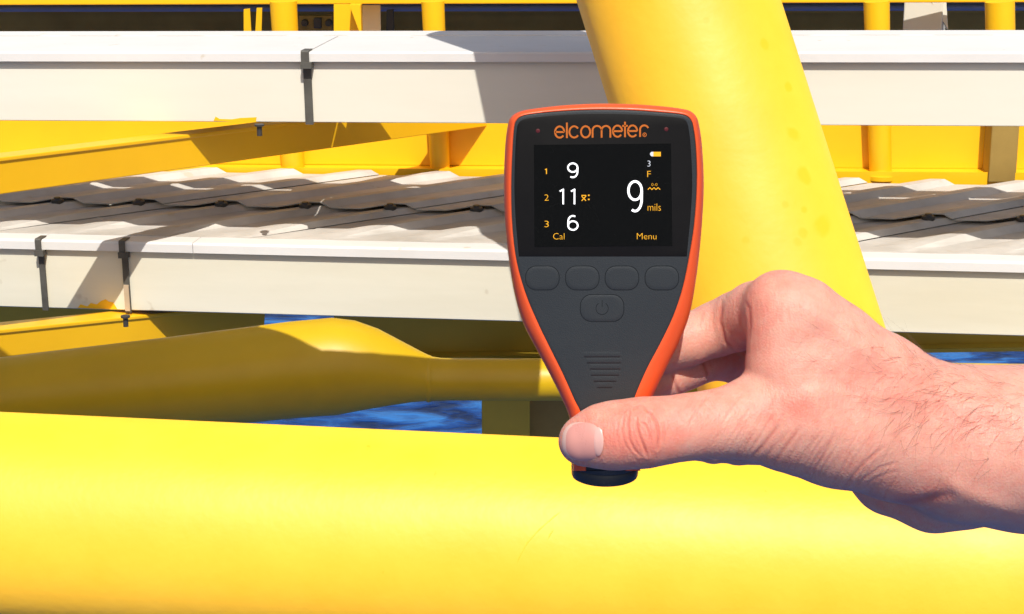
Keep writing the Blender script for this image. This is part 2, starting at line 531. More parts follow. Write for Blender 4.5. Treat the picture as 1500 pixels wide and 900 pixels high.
posts = [(395, 435, 410, 450, 'yellow', 'round yellow post left of the small dark box at the top edge', 'pipe'),
         (617, 651, 630, 660, 'yellow', 'round yellow post at the top edge between the strap and the slanting pipe', 'pipe'),
         (1265, 1303, 1275, 1305, 'yellow', 'round yellow post at the top edge left of the white post', 'pipe'),
         (1443, 1486, 1449, 1490, 'brown', 'yellow post with foot coloured as shade at the top edge right of the white post', 'sq')]
for x0, x1, x2, x3, mt, lab, kd in posts:
    Yp = 5.20 - 0.36 * x0 / 1500
    p0 = at((x0 + x1) / 2, 2, Yp); p1 = at((x2 + x3) / 2, 253 + 11 * x0 / 1500, Yp)
    r = (x1 - x0) / 2 * axis_depth(p0) / F
    e = empty('post', tuple(p1))
    tag(e, lab, 'post', 'posts of the rear frame')
    if kd == 'pipe':
        tube('shaft', [p1, p0], [r * 0.86, r], M['yellow'], e, seg=32)
        tube('foot_flange', [p1 + Vector((0, 0, 0.001)), p1 + Vector((0, 0, 0.012))], [r * 1.35, r * 1.35], M['yellow'], e, seg=32)
    else:
        mid = p1 + (p0 - p1) * 0.6
        tube('shaft', [mid + (p0 - p1) * 0.002, p0], [r, r], M['yellow'], e, seg=32)
        box('shade_brown_foot', (p1 + mid) / 2, (r * 1.9, r * 1.9, (mid - p1).length), M['brown'], e, 0.003)  # brown box stands for the shade on the post's lower part
# gusseted plate post beside the dark box
e = empty('plate_post', tuple(at(520, 46, 5.1)))
tag(e, 'yellow flat post with slanted gusset and olive plate beside it at the top edge', 'post')
def quad_plate(name, pts, Y, th, mat, parent):
    V = [at(x, y, Y) for x, y in pts] + [at(x, y, Y) + Vector((0, th, 0)) for x, y in pts]
    n = len(pts)
    Fc = [tuple(range(n)), tuple(range(2 * n - 1, n - 1, -1))] + [(i, (i + 1) % n, n + (i + 1) % n, n + i) for i in range(n)]
    return mesh_obj(name, V, Fc, mat, parent)
quad_plate('flat_bar', [(489, 7), (530, 7), (530, 75), (489, 75)], 5.16, 0.012, M['yellow'], e)
quad_plate('gusset', [(512, 8), (528, 8), (530, 60), (526, 46)], 5.10, 0.05, M['yellow'], e)
quad_plate('side_plate', [(531, 8), (557, 8), (558, 75), (531, 75)], 5.33, 0.01, M['white'], e)
# white square post
p0 = at(1352, -6, 5.34); p1 = at(1352, 150, 5.34)
e = empty('white_post', tuple(p1)); tag(e, 'square white post at the top edge between two yellow posts', 'post')
wp = 56 / F * axis_depth(p0)
box('shaft', (p0 + p1) / 2, (wp, wp, (p0 - p1).length), M['white'], e, 0.004, Matrix.Rotation(math.radians(-18), 3, 'Z'))
quad_plate('gusset', [(1364, 2), (1386, 2), (1389, 44)], 5.28, 0.02, M['white'], e)
# shaded girders behind
g = empty('far_girder', tuple(at(750, 60, 6.2)))
tag(g, 'dark shaded brown girder in the gap above the long cable tray', 'girder')
a, b = at(-300, 43, 6.2), at(1800, 43, 6.2)
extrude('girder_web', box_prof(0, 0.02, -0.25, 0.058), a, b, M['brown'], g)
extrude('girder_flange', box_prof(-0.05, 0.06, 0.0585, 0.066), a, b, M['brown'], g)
a, b = at(-300, 13.5, 6.0), at(1800, 11, 6.0)
pp = tube('service_pipe', [a, b], [0.0095, 0.0095], M['bluegrey'], None, seg=24)
tag(pp, 'thin blue grey pipe running under the top beam in front of the brown girder', 'pipe')
fc = mesh_obj('fascia_panel', [at(-300, 40, 6.35), at(1800, 40, 6.35), at(1800, -60, 6.35), at(-300, -60, 6.35)], [(0, 1, 2, 3)], M['bluegrey'])
fc.modifiers.new('thickness', 'SOLIDIFY').thickness = 0.02
tag(fc, 'blue grey panel behind the thin pipe at the top edge', 'panel')
# bracket pair and small dark box
e = empty('bracket', tuple(at(372, 42, 5.6))); tag(e, 'olive bracket of two slim plates left of the round post at the top edge', 'bracket')
quad_plate('bracket_plate', [(357, 14), (366, 13), (368, 46), (357, 46)], 5.62, 0.01, M['yellow'], e)
quad_plate('bracket_plate', [(376, 12), (384, 12), (383, 46), (374, 46)], 5.60, 0.01, M['yellow'], e)
e = empty('junction_box', tuple(at(462, 44, 5.7))); tag(e, 'small brown box with three dark fittings between posts at the top edge', 'junction box')
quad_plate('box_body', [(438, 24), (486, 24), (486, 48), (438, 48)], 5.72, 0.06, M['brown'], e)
for cx in (447, 466, 482):
    p = at(cx, 33, 5.72)
    if cx == 466:
        box('fitting', p - Vector((0, 0.012, 0)), (0.022, 0.03, 0.03), M['dark'], e, 0.002)
    else:
        tube('fitting', [p, p - Vector((0, 0.03, 0))], [0.011, 0.009], M['dark'], e, seg=14)
quad_plate('conduit_plate', [(566, 16), (576, 15), (577, 46), (566, 46)], 5.7, 0.03, M['dark'], g)

# ------------------------------------------------------------------ big yellow pipes
R1 = 0.190
fl, fr = at(-420, 745, 3.22), at(1900, 868, 2.86)
def pt_top(px, toprow, Y, R):
    # axis point whose upper limb is seen at toprow: iterate
    row = toprow + 150
    for _ in range(12):
        p = at(px, row, Y)
        row = toprow + R * F / axis_depth(p)
    return at(px, row, Y)
fl = pt_top(0, 604, 3.15, R1); fr = pt_top(1500, 673, 2.98, R1)
d = (fr - fl)
fp = tube('large_pipe', [fl - d * 0.35 + d * 1.7 * k / 12 for k in range(13)], [R1] * 13, M['pipe'], None, seg=128)
fbv = BVHTree.FromPolygons([fp.matrix_basis @ v.co for v in fp.data.vertices], [tuple(p.vertices) for p in fp.data.polygons])
def on_pipe(px, py):
    d_ = ray(px, py).normalized(); h_ = fbv.ray_cast(Vector((0, 0, 0)), d_)
    return h_[0] - h_[1] * 0.0008 if h_[1].dot(d_) < 0 else h_[0] + h_[1] * 0.0008
for run in (((752, 840), (760, 818), (772, 796), (790, 776), (812, 757), (832, 742)), ((797, 802), (806, 783), (820, 764))):
    tube('paint_run', [on_pipe(*q) for q in run], [0.0008] + [0.0016] * (len(run) - 2) + [0.0006], M['pipe'], fp, seg=10)
tag(fp, 'large yellow painted pipe lying across the foreground below the gauge', 'pipe')
# slanting pipe, its foot welded to the large pipe
top = at(974, -60, 3.52); topn = at(992, 0, 3.49)
foot = at(1213, 700, 3.20)
Rd = 142 / F * axis_depth(at(1000, 50, 3.47))
dd = (top - foot)
dp_e = empty('slanting_pipe', tuple(foot))
tag(dp_e, 'thick yellow pipe slanting up behind the gauge and hand', 'pipe')
tube('pipe_wall', [foot + dd * (k / 10) for k in range(11)] + [top + dd * 0.8], [Rd] * 12, M['pipe'], dp_e, seg=128)
sp_o = dp_e.children[0] if dp_e.children else [o for o in col.objects if o.parent == dp_e][0]
sbv = BVHTree.FromPolygons([v.co + foot for v in sp_o.data.vertices], [tuple(p.vertices) for p in sp_o.data.polygons])
def on_slant(px, py): return sbv.ray_cast(Vector((0, 0, 0)), ray(px, py).normalized())[0] - foot
M['slant'] = paint('flawed_yellow_pipe_paint', (0.96, 0.545, 0.030), (0.92, 0.505, 0.018), rough=0.52, scale=7, spec=0.6, coat=0.0, bump=0.06, bscale=60, droug=0.7, detail=10,
    marks=((0.94, 0.49, 0.006), [(tuple(on_slant(x_, y_)), r_) for x_, y_, r_ in ((1120, 65, 0.011), (1155, 128, 0.011), (1178, 255, 0.020), (1181, 262, 0.014), (1178, 308, 0.008), (1176, 342, 0.012), (1168, 355, 0.010), (1092, 352, 0.010), (1162, 196, 0.018), (1205, 330, 0.022), (1150, 300, 0.008), (1035, 30, 0.008))]))
sp_o.data.materials[0] = M['slant']

# reducer pipe under the low tray, with shade darkened into its paint
def apx(px, py, Y, rpx):
    p = at(px, py, Y)
    return p, rpx * axis_depth(p) / F
YP = 3.80
pts = [(-260, 612, 66), (0, 588, 64), (250, 562, 68), (430, 542, 71), (490, 537, 71.5), (515, 537.5, 68), (545, 541, 60), (580, 547, 48), (610, 552, 38), (628, 555, 33), (645, 556, 31.5), (660, 556, 31), (830, 556.5, 31), (1200, 560, 31), (1760, 568, 31)]
P_, R_ = [], []
for q in pts:
    p, r = apx(q[0], q[1], YP, q[2]); P_.append(p); R_.append(r)
e = empty('reducer_pipe', tuple(P_[4]))
tag(e, 'shaded yellow pipe narrowing to the right under the low ribbed tray', 'pipe')
M['shadepipe'] = paint('shade_darkened_pipe_paint', (0.60, 0.38, 0.005), (0.53, 0.33, 0.004), rough=0.42, scale=5, spec=0.4, bump=0.08, bscale=18)
tube('pipe_wall', P_, R_, M['shadepipe'], e, seg=64)
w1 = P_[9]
tube('weld_ring', [w1 - Vector((0.006, 0, 0)), w1, w1 + Vector((0.006, 0, 0))], [R_[9] + 0.0005, R_[9] + 0.003, R_[9] + 0.0005], M['shadepipe'], e, seg=48)

# added unseen plate, cut to shape the shade and sun patch on the reducer
bpy.context.view_layer.update()
red_o = [c for c in e.children if c.name.startswith('pipe_wall')][0]
o_r = world_origin(e)
rbv = BVHTree.FromPolygons([v.co + o_r for v in red_o.data.vertices], [tuple(p.vertices) for p in red_o.data.polygons])
ZP = -0.15
def sunproj(px, py):
    h_ = rbv.ray_cast(Vector((0, 0, 0)), ray(px, py).normalized())[0]
    return h_ + SUN * ((ZP - h_.z) / SUN.z)
notch = [sunproj(*q) for q in ((378, 481), (404, 487), (430, 497), (454, 510), (472, 518.5), (520, 521.5), (565, 524), (610, 526.5), (640, 527.5), (662, 528.5))]
YN, YF = 2.70, 3.24
outline = [(-2.6, YN), (0.15, YN), (0.15, 3.06), (0.11, 3.06), (0.11, YF), (notch[-1].x, YF)] + [(p.x, p.y) for p in reversed(notch)] + [(notch[0].x, YF), (-2.6, YF)]
n_ = len(outline)
V = [(x_, y_, ZP) for x_, y_ in outline] + [(x_, y_, ZP + 0.012) for x_, y_ in outline]
Fc = [tuple(range(n_ - 1, -1, -1)), tuple(range(n_, 2 * n_))] + [(i, (i + 1) % n_, n_ + (i + 1) % n_, n_ + i) for i in range(n_)]
op = mesh_obj('added_shade_plate', V, Fc, M['yellow'])
tag(op, 'added unseen plate just above the picture, notched to shade the pipe below', kind='structure')

# girder under the low tray and supporting columns
g = empty('under_girder', tuple(at(1000, 519, 4.95)))
tag(g, 'shaded brown yellow girder under the low ribbed tray', 'girder')
a, b = at(492, 519, 5.45), at(1800, 497, 5.35)
extrude('girder_web', box_prof(0, 0.012, 0, 0.20), a, b, M['yellowshade'], g)
extrude('girder_flange', box_prof(-0.05, 0.06, -0.012, -0.0005), a, b, M['yellowshade'], g)
g = empty('under_girder', tuple(at(60, 519, 5.2)))
tag(g, 'short shaded girder end under the left end of the low ribbed tray', 'girder')
a, b = at(-300, 530, 5.4), at(262, 500, 5.4)
extrude('girder_web', box_prof(0, 0.012, 0, 0.20), a, b, M['yellowshade'], g)
for x0, x1, Yc, mt, lab in ((706, 776, 5.18, 'yellowshade', 'shaded yellow column under the low tray beside the sliver of sea'), (772, 850, 5.28, 'brown', 'dark brown column under the low tray, just left of the gauge neck')):
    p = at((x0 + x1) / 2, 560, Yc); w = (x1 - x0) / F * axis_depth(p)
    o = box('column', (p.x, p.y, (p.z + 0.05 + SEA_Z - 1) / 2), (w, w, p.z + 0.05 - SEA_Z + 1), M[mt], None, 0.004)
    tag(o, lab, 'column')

# ================================================================== THE GAUGE
YG = 0.700          # plane of the gauge face
def gp(px, py, w=0.0):
    """point seen at a pixel, w millimetres in front of the gauge face"""
    return at(px, py, YG - w / 1000.0)
MM = 0.001

def plastic(name, c, rough, spec, bump=0.0, bscale=2500, coat=0.0):
    m, nt, b = principled(name)
    N, L = nt.nodes, nt.links
    tc = N.new('ShaderNodeTexCoord')
    n1 = N.new('ShaderNodeTexNoise'); n1.inputs['Scale'].default_value = 35; n1.inputs['Detail'].default_value = 5
    L.new(tc.outputs['Object'], n1.inputs['Vector'])
    mx = N.new('ShaderNodeMix'); mx.data_type = 'RGBA'
    mx.inputs[6].default_value = (*c, 1); mx.inputs[7].default_value = (*[v * 0.86 for v in c], 1)
    L.new(n1.outputs['Fac'], mx.inputs['Factor']); L.new(mx.outputs[2], b.inputs['Base Color'])
    ns = N.new('ShaderNodeTexNoise'); ns.inputs['Scale'].default_value = 60; ns.inputs['Detail'].default_value = 8; ns.inputs['Roughness'].default_value = 0.7; ns.inputs['Distortion'].default_value = 1.0
    L.new(tc.outputs['Object'], ns.inputs['Vector'])
    mr = N.new('ShaderNodeMapRange'); mr.inputs['From Min'].default_value = 0.3; mr.inputs['From Max'].default_value = 0.7
    mr.inputs['To Min'].default_value = max(0.05, rough - 0.10); mr.inputs['To Max'].default_value = rough + 0.10
    L.new(ns.outputs['Fac'], mr.inputs['Value']); L.new(mr.outputs[0], b.inputs['Roughness'])
    b.inputs['Specular IOR Level'].default_value = spec
    b.inputs['Coat Weight'].default_value = coat
    if bump:
        n2 = N.new('ShaderNodeTexNoise'); n2.inputs['Scale'].default_value = bscale; n2.inputs['Detail'].default_value = 2
        L.new(tc.outputs['Object'], n2.inputs['Vector'])
        bp = N.new('ShaderNodeBump'); bp.inputs['Strength'].default_value = bump; bp.inputs['Distance'].default_value = 0.0003
        L.new(n2.outputs['Fac'], bp.inputs['Height']); L.new(bp.outputs[0], b.inputs['Normal'])
    return m
M['orange'] = plastic('orange_rubber', (0.80, 0.095, 0.018), 0.42, 0.5, 0.15)
M['grey_plastic'] = plastic('slate_grey_plastic', (0.028, 0.032, 0.034), 0.55, 0.35, 0.35)
M['black_bezel'] = plastic('black_bezel_plastic', (0.009, 0.008, 0.007), 0.45, 0.16, 0.05)
M['screen'] = plastic('dark_screen_glass', (0.004, 0.004, 0.003), 0.22, 0.12)
M['groove'] = plastic('button_groove', (0.012, 0.014, 0.016), 0.7, 0.2)
M['black_cap'] = plastic('black_probe_plastic', (0.032, 0.033, 0.036), 0.38, 0.5, 0.1)
M['logo'] = flat('orange_print', (0.55, 0.14, 0.02), 0.6, 0.2)
M['pix_white'] = flat('lit_white_pixels', (0.9, 0.9, 0.9), 0.5, 0.1, 0.9)
M['pix_amber'] = flat('lit_amber_pixels', (0.75, 0.36, 0.02), 0.5, 0.1, 0.42)
M['pix_grey'] = flat('lit_grey_pixels', (0.5, 0.52, 0.55), 0.5, 0.1, 0.5)
M['led'] = flat('dark_red_lens', (0.10, 0.012, 0.012), 0.3, 0.5)

outer = [(885,152),(930,153),(970,156),(998,159.5),(1011,163),(1019.5,170.5),(1024,183),(1028.5,215),(1031,270),(1028.5,325),(1024,375),(1018,420),(1009,465),(994,503),(975,541),(956,582),(944,615),(939,650),(938,690),
         (839,690),(838,650),(834,612),(822,582),(805,548),(786,512),(767,475),(754.5,434),(746,385),(740,330),(738,273),(740,215),(744,183),(748.5,172),(758,165),(775,160.5),(815,155.5),(850,153)]
inner = [(887,161),(930,162),(965,164.5),(992,166.8),(1004.5,169.5),(1011.5,175),(1015.5,186),(1019.5,217),(1021,270),(1017.5,325),(1011,370),(1001,420),(987,463),(968,503),(948,541),(930,583),(922,612),(919,650),(917,690),
         (858,690),(857,650),(851,608),(841,586),(824,548),(806,512),(788,475),(770,432),(756.5,384),(750,330),(748.5,272),(750.5,216),(753,186),(756.5,176.5),(764,170.5),(780,167),(815,163.6),(850,161.6)]
def smooth_loop(pts, n=4, sharp=()):
    P = np.array(pts, float); m_ = len(P); out = []
    for i in range(m_):
        p0, p1, p2, p3 = P[(i - 1) % m_], P[i], P[(i + 1) % m_], P[(i + 2) % m_]
        if i in sharp or ((i + 1) % m_) in sharp: # straight pieces near sharp corners
            for k in range(n): out.append(p1 + (p2 - p1) * k / n)
        else:
            for k in range(n):
                t = k / n
                out.append(0.5 * (2 * p1 + (p2 - p0) * t + (2 * p0 - 5 * p1 + 4 * p2 - p3) * t * t + (-p0 + 3 * p1 - 3 * p2 + p3) * t ** 3))
    return np.array(out)
oc = smooth_loop(outer, 4, (18, 19)); ic = smooth_loop(inner, 4, (18, 19))
gauge = empty('coating_gauge', tuple(gp(888, 715, -12)))
tag(gauge, 'handheld gauge with orange rim, slate grey face and lit black display, gripped by the hand', 'gauge')

def loft(name, loops, mat, parent, cap0=True, cap1=True, smooth=True, ang=35):
    n = len(loops[0]); V = []; Fc = []
    for lp in loops: V += list(lp)
    for i in range(len(loops) - 1):
        for k in range(n):
            k2 = (k + 1) % n
            Fc.append((i * n + k, i * n + k2, (i + 1) * n + k2, (i + 1) * n + k))
    if cap0: Fc.append(tuple(range(n - 1, -1, -1)))
    if cap1: Fc.append(tuple(range((len(loops) - 1) * n, len(loops) * n)))
    o = mesh_obj(name, V, Fc, mat, parent)
    if smooth: auto_smooth(o, ang)
    return o

ctr = np.array((885.0, 420.0))
def mixl(k):           # 0 inner .. 1 outer
    return ic + (oc - ic) * k
def shrink(lp, px):    # inset towards the axis
    n = len(lp); out = []
    for i in range(n):
        t = lp[(i + 1) % n] - lp[i - 1]; t /= np.linalg.norm(t) + 1e-9
        nn = np.array((-t[1], t[0]))           # clockwise on screen: inward
        out.append(lp[i] + nn * px)
    return np.array(out)
def thick(py):         # body thickness in mm: slimmer at the neck
    return 25.0 + 4.0 * max(0, min(1, (560 - py) / 200.0))
def L3(lp, wfun):
    return [gp(q[0], q[1], wfun(q[1])) for q in lp]
loops = [L3(mixl(-0.06), lambda y: -1.2), L3(mixl(-0.05), lambda y: -0.1), L3(mixl(0.06), lambda y: 0.25), L3(mixl(0.25), lambda y: 0.2), L3(mixl(0.52), lambda y: -0.5), L3(mixl(0.76), lambda y: -1.7), L3(mixl(0.92), lambda y: -3.2), L3(mixl(1.0), lambda y: -6.0),
         L3(oc, lambda y: -thick(y) * 0.55), L3(shrink(oc, 2), lambda y: -thick(y) * 0.75), L3(shrink(oc, 9), lambda y: -thick(y) * 0.93), L3(shrink(oc, 20), lambda y: -thick(y))]
loft('rim_housing', loops, M['orange'], gauge, cap0=True, ang=60)
# grey face, very slightly domed
face_loop = shrink(ic, -0.3)
fp_ = loft('face_plate', [L3(face_loop, lambda y: -1.1), L3(face_loop, lambda y: -0.15), L3(shrink(ic, 2.0), lambda y: 0.15), L3(shrink(ic, 5.0), lambda y: 0.22)], M['grey_plastic'], gauge, ang=60)
bez = [(887,166.3),(930,167.3),(965,169.3),(990,171.5),(1000,174),(1006,179),(1009,190),(1012,217),(1014,270),(1011,325),(1006,376),(760,376),(755.5,325),(753.5,272),(755,216),(757,190),(759.5,181),(766,175.5),(781,172),(815,168.7),(850,166.8)]
bl = smooth_loop(bez, 4, (10, 11))
bezel = loft('display_bezel', [L3(bl, lambda y: 0.0), L3(bl, lambda y: 0.26), L3(shrink(bl, 1.2), lambda y: 0.40)], M['black_bezel'], gauge, ang=30)
sl = [(782, 212.5), (983, 210.5), (985, 360.5), (783, 362)]
scr = loft('screen', [L3(sl, lambda y: 0.30), L3(sl, lambda y: 0.50)], M['screen'], gauge, smooth=False)
def rrect(cx, cy, hw, hh, r, n=7):
    out = []
    for (sx, sy, a0) in ((1, -1, -90), (1, 1, 0), (-1, 1, 90), (-1, -1, 180)):
        for k in range(n):
            a = math.radians(a0 + 90 * k / (n - 1))
            out.append((cx + sx * (hw - r) + r * math.cos(a), cy + sy * (hh - r) + r * math.sin(a)))
    return np.array(out)
def button(cx, cy, hw, hh, r):
    bo = loft('button', [L3(rrect(cx, cy, hw - 1.3, hh - 1.3, r - 1.1), lambda y: 0.1), L3(rrect(cx, cy, hw - 1.3, hh - 1.3, r - 1.1), lambda y: 0.27), L3(rrect(cx, cy, hw - 2.8, hh - 2.8, r - 2.2), lambda y: 0.38), L3(rrect(cx, cy, hw - 7, hh - 6.5, r - 5), lambda y: 0.40)], M['grey_plastic'], gauge, ang=60)
    ro = loft('button_groove', [L3(rrect(cx, cy, hw, hh, r), lambda y: 0.1), L3(rrect(cx, cy, hw, hh, r), lambda y: 0.26)], M['groove'], bo, smooth=False)
    return bo
for cx in (794.5, 853, 911, 969.5):
    button(cx, 407.5, 25.3, 18.2, 16)
pw = button(882, 451.5, 32.5, 20.5, 17)

def ribbon(name, strokes, width, w, mat, parent, closed_flags=None):
    """flat printed strokes, px coordinates on the face"""
    V, Fc = [], []
    for st in strokes:
        P = np.array(st, float)
        n = len(P)
        closed = np.linalg.norm(P[0] - P[-1]) < 1e-6
        base = len(V)
        for i in range(n):
            if closed:
                a_, b_ = P[i - 1 if i > 0 else n - 2], P[i + 1 if i < n - 1 else 1]
            else:
                a_, b_ = P[max(i - 1, 0)], P[min(i + 1, n - 1)]
            t = (b_ - a_); t /= np.linalg.norm(t) + 1e-9
            nn = np.array((-t[1], t[0]))
            for sg in (-1, 1):
                q = P[i] + nn * width / 2 * sg
                V.append(gp(q[0], q[1], w))
        for i in range(n - 1):
            Fc.append((base + 2 * i, base + 2 * i + 1, base + 2 * i + 3, base + 2 * i + 2))
    return mesh_obj(name, V, Fc, mat, parent)
def arc(cx, cy, rx, ry, a0, a1, n=28):
    return [(cx + rx * math.cos(math.radians(a0 + (a1 - a0) * k / n)), cy - ry * math.sin(math.radians(a0 + (a1 - a0) * k / n))) for k in range(n + 1)]
def line(*pts):
    out = []
    for i in range(len(pts) - 1):
        for k in range(4):
            out.append((pts[i][0] + (pts[i + 1][0] - pts[i][0]) * k / 4, pts[i][1] + (pts[i + 1][1] - pts[i][1]) * k / 4))
    out.append(pts[-1])
    return out
ribbon('power_symbol', [arc(882, 452, 9, 9, 125, 415), line((882, 440), (882, 450))], 1.0, 0.43, M['groove'], pw)

# maker's lettering, drawn from a zoom with 9.375 px per photo px, origin (800,165)
def Z(x, y): return (800 + x / 9.375, 165 + y / 9.375)
def zarc(cx, cy, rx, ry, a0, a1): return [Z(x, y) for x, y in arc(cx, cy, rx, ry, a0, a1)]
def zline(*p): return line(*[Z(*q) for q in p])
def letter_e(cx, cy): return [zarc(cx, cy, 63, 77, 0, 322), zline((cx - 63, cy), (cx + 63, cy))]
letters = [letter_e(186, 269),
           [zline((285, 140), (285, 352))],
           [zarc(385, 267, 66, 77, 38, 322)],
           [zarc(542, 266, 63, 77, 0, 360)],
           [zline((638, 346), (638, 245)) + zarc(700, 245, 62, 60, 180, 0)[1:] + zline((762, 245), (762, 346))[1:], zarc(822, 245, 60, 60, 180, 0) + zline((882, 245), (882, 345))[1:]],
           letter_e(980, 257),
           [zline((1083, 128), (1083, 340)), zline((1045, 184), (1122, 184))],
           letter_e(1187, 255),
           [zline((1290, 336), (1290, 235)) + zarc(1348, 235, 58, 57, 180, 22)[1:]]]
for st in letters:
    ribbon('letter', st, 2.6, 0.45, M['logo'], bezel)
ribbon('registered_mark', [arc(*Z(1352, 306), 2.5, 2.7, 0, 360), line(Z(1348, 318), Z(1348, 296), Z(1358, 300))], 1.0, 0.45, M['logo'], bezel)

# display digits (drawn strokes)
def nine(x0, x1, y0, y1):
    cx, rx = (x0 + x1) / 2, (x1 - x0) / 2
    h = y1 - y0; ry = h * 0.31
    cy = y0 + ry
    tail = [(x1, cy)] + [(cx + rx * math.cos(t) * 1.0, (cy + h * 0.28) + (h * 0.41) * math.sin(t)) for t in np.linspace(0.12, math.radians(118), 16)]
    return [arc(cx, cy, rx, ry, 0, 360), tail]
def six(x0, x1, y0, y1):
    return [[(x0 + x1 - x, y0 + y1 - y) for x, y in st] for st in nine(x0, x1, y0, y1)]
DW = 0.54
ribbon('digit', nine(832, 846, 239.5, 260), 2.3, DW, M['pix_white'], scr)
ribbon('digit', [line((820, 280.5), (825.8, 277.5)), line((825, 277), (825, 299.5))], 2.2, DW, M['pix_white'], scr)
ribbon('digit', [line((836.5, 280.5), (842.3, 277.5)), line((841.5, 277), (841.5, 299.5))], 2.2, DW, M['pix_white'], scr)
ribbon('digit', six(832.3, 846.3, 316.5, 337), 2.3, DW, M['pix_white'], scr)
ribbon('digit', nine(920.5, 940, 266, 309.5), 3.4, DW, M['pix_white'], scr)
ribbon('mean_symbol', [line((851.8, 286.5), (858.8, 286.5)), line((852, 294.5), (858.5, 287.5)), line((852, 287.5), (858.5, 294.5))], 1.25, DW, M['pix_amber'], scr)
ribbon('colon_dots', [line((861.3, 286.4), (863.6, 286.4)), line((861.3, 292.4), (863.6, 292.4))], 2.0, DW, M['pix_amber'], scr)
ribbon('wave_symbol', [line((949, 278), (952, 275), (955, 278), (958, 275), (961, 278), (964, 275), (967, 278))], 1.1, DW, M['pix_amber'], scr)
ribbon('battery_level', [line((957, 226), (968, 226))], 6.6, DW, M['pix_amber'], scr)
loft('battery_end', [L3([(957, 222.6), (957, 229.4), (954.2, 229.2), (952.4, 227.4), (952.2, 224.8), (954, 222.8)], lambda y: DW - 0.02), L3([(957, 222.6), (957, 229.4), (954.2, 229.2), (952.4, 227.4), (952.2, 224.8), (954, 222.8)], lambda y: DW)], M['pix_grey'], scr, smooth=False)
def text(name, s, x0, x1, y0, y1, mat, parent, w):
    cu = bpy.data.curves.new('tmp', 'FONT'); cu.body = s; cu.resolution_u = 3; cu.offset = -0.016
    to = bpy.data.objects.new('tmp', cu); col.objects.link(to)
    bpy.context.view_layer.update()
    me = bpy.data.meshes.new_from_object(to.evaluated_get(bpy.context.evaluated_depsgraph_get()))
    vs_ = np.array([tuple(v.co) for v in me.vertices]); fs = [tuple(p.vertices) for p in me.polygons]
    bpy.data.objects.remove(to); bpy.data.curves.remove(cu); bpy.data.meshes.remove(me)
    mn, mxx = vs_.min(0), vs_.max(0)
    V = [gp(x0 + (v[0] - mn[0]) / (mxx[0] - mn[0]) * (x1 - x0), y1 - (v[1] - mn[1]) / (mxx[1] - mn[1]) * (y1 - y0), w) for v in vs_]
    return mesh_obj(name, V, fs, mat, parent)
ribbon('row_number', [line((798.3, 249), (800.8, 247.6)), line((800.5, 247.2), (800.5, 255.2))], 1.3, DW, M['pix_amber'], scr)
text('row_number', '2', 797.6, 803.8, 285.2, 294.2, M['pix_amber'], scr, DW)
text('row_number', '3', 797.6, 803.8, 323.8, 333.0, M['pix_amber'], scr, DW)
text('soft_key_text', 'Cal', 810.3, 826.8, 341.8, 351.0, M['pix_amber'], scr, DW)
text('soft_key_text', 'Menu', 933, 961.5, 341.8, 350.8, M['pix_amber'], scr, DW)
text('unit_text', 'mils', 948.8, 968, 298.4, 309, M['pix_amber'], scr, DW)
text('substrate_letter', 'F', 948.2, 953.4, 250.8, 259.6, M['pix_amber'], scr, DW)
text('memory_symbol', '3', 948.4, 952.8, 235.6, 244.2, M['pix_grey'], scr, DW)
text('probe_text', '0-0', 954.2, 962.8, 268.6, 272.6, M['pix_amber'], scr, DW)

for lx, ly in ((788, 192), (976, 189.5)):
    loft('indicator_lens', [L3(rrect(lx, ly, 3, 3, 2.9), lambda y: 0.35), L3(rrect(lx, ly, 3, 3, 2.9), lambda y: 0.44), L3(rrect(lx, ly, 1.8, 1.8, 1.7), lambda y: 0.55)], M['led'], bezel)
# finger-grip ridges
for k, (x0, x1) in enumerate(((853, 911), (857, 912), (861, 911), (863, 909), (867, 905), (872, 899))):
    y = 519.5 + k * 9.0
    hw = (x1 - x0) / 2; cx = (x0 + x1) / 2
    lp0 = rrect(cx, y, hw, 4.2, 4.1); lp1 = rrect(cx, y - 0.3, hw - 3, 2.2, 2.1); lp2 = rrect(cx, y - 0.5, hw - 6, 0.8, 0.7)
    loft('grip_ridge', [L3(lp0, lambda y: 0.1), L3(lp0, lambda y: 0.225), L3(lp1, lambda y: 0.285), L3(lp2, lambda y: 0.31)], M['grey_plastic'], gauge, ang=70)
# probe end: orange collar, grey centre, black cap (round)
pc = (gp(838.5, 690, 0) + gp(938.5, 690, 0)) / 2
rp = (gp(938.5, 690, 0) - gp(838.5, 690, 0)).length / 2
pc = pc + Vector((0, rp, 0))
def ring(z, r, n=64): return [pc + Vector((math.cos(2 * math.pi * k / n) * r, math.sin(2 * math.pi * k / n) * r, z)) for k in range(n)]
loft('probe_collar', [ring(0.014, rp * 0.985), ring(0.002, rp * 0.992), ring(0.0007, rp * 0.992)], M['orange'], gauge, ang=50)
# grey strip on the collar front
n = 24; a0, a1 = math.radians(-90 - 37), math.radians(-90 + 36)
V = []; Fc = []
for z in (0.0140, 0.0008):
    for rr_ in (rp * 0.95, rp * 1.008):
        for k in range(n + 1):
            a = a0 + (a1 - a0) * k / n
            V.append(pc + Vector((math.cos(a) * rr_, math.sin(a) * rr_, z)))
m1 = n + 1
for k in range(n):
    Fc += [(m1 + k, m1 + k + 1, 3 * m1 + k + 1, 3 * m1 + k), (k, k + 1, 2 * m1 + k + 1, 2 * m1 + k), (k, k + 1, m1 + k + 1, m1 + k), (2 * m1 + k, 2 * m1 + k + 1, 3 * m1 + k + 1, 3 * m1 + k)]
Fc += [(0, m1, 3 * m1, 2 * m1), (n, m1 + n, 3 * m1 + n, 2 * m1 + n)]
auto_smooth(mesh_obj('collar_strip', V, Fc, M['grey_plastic'], gauge), 40)
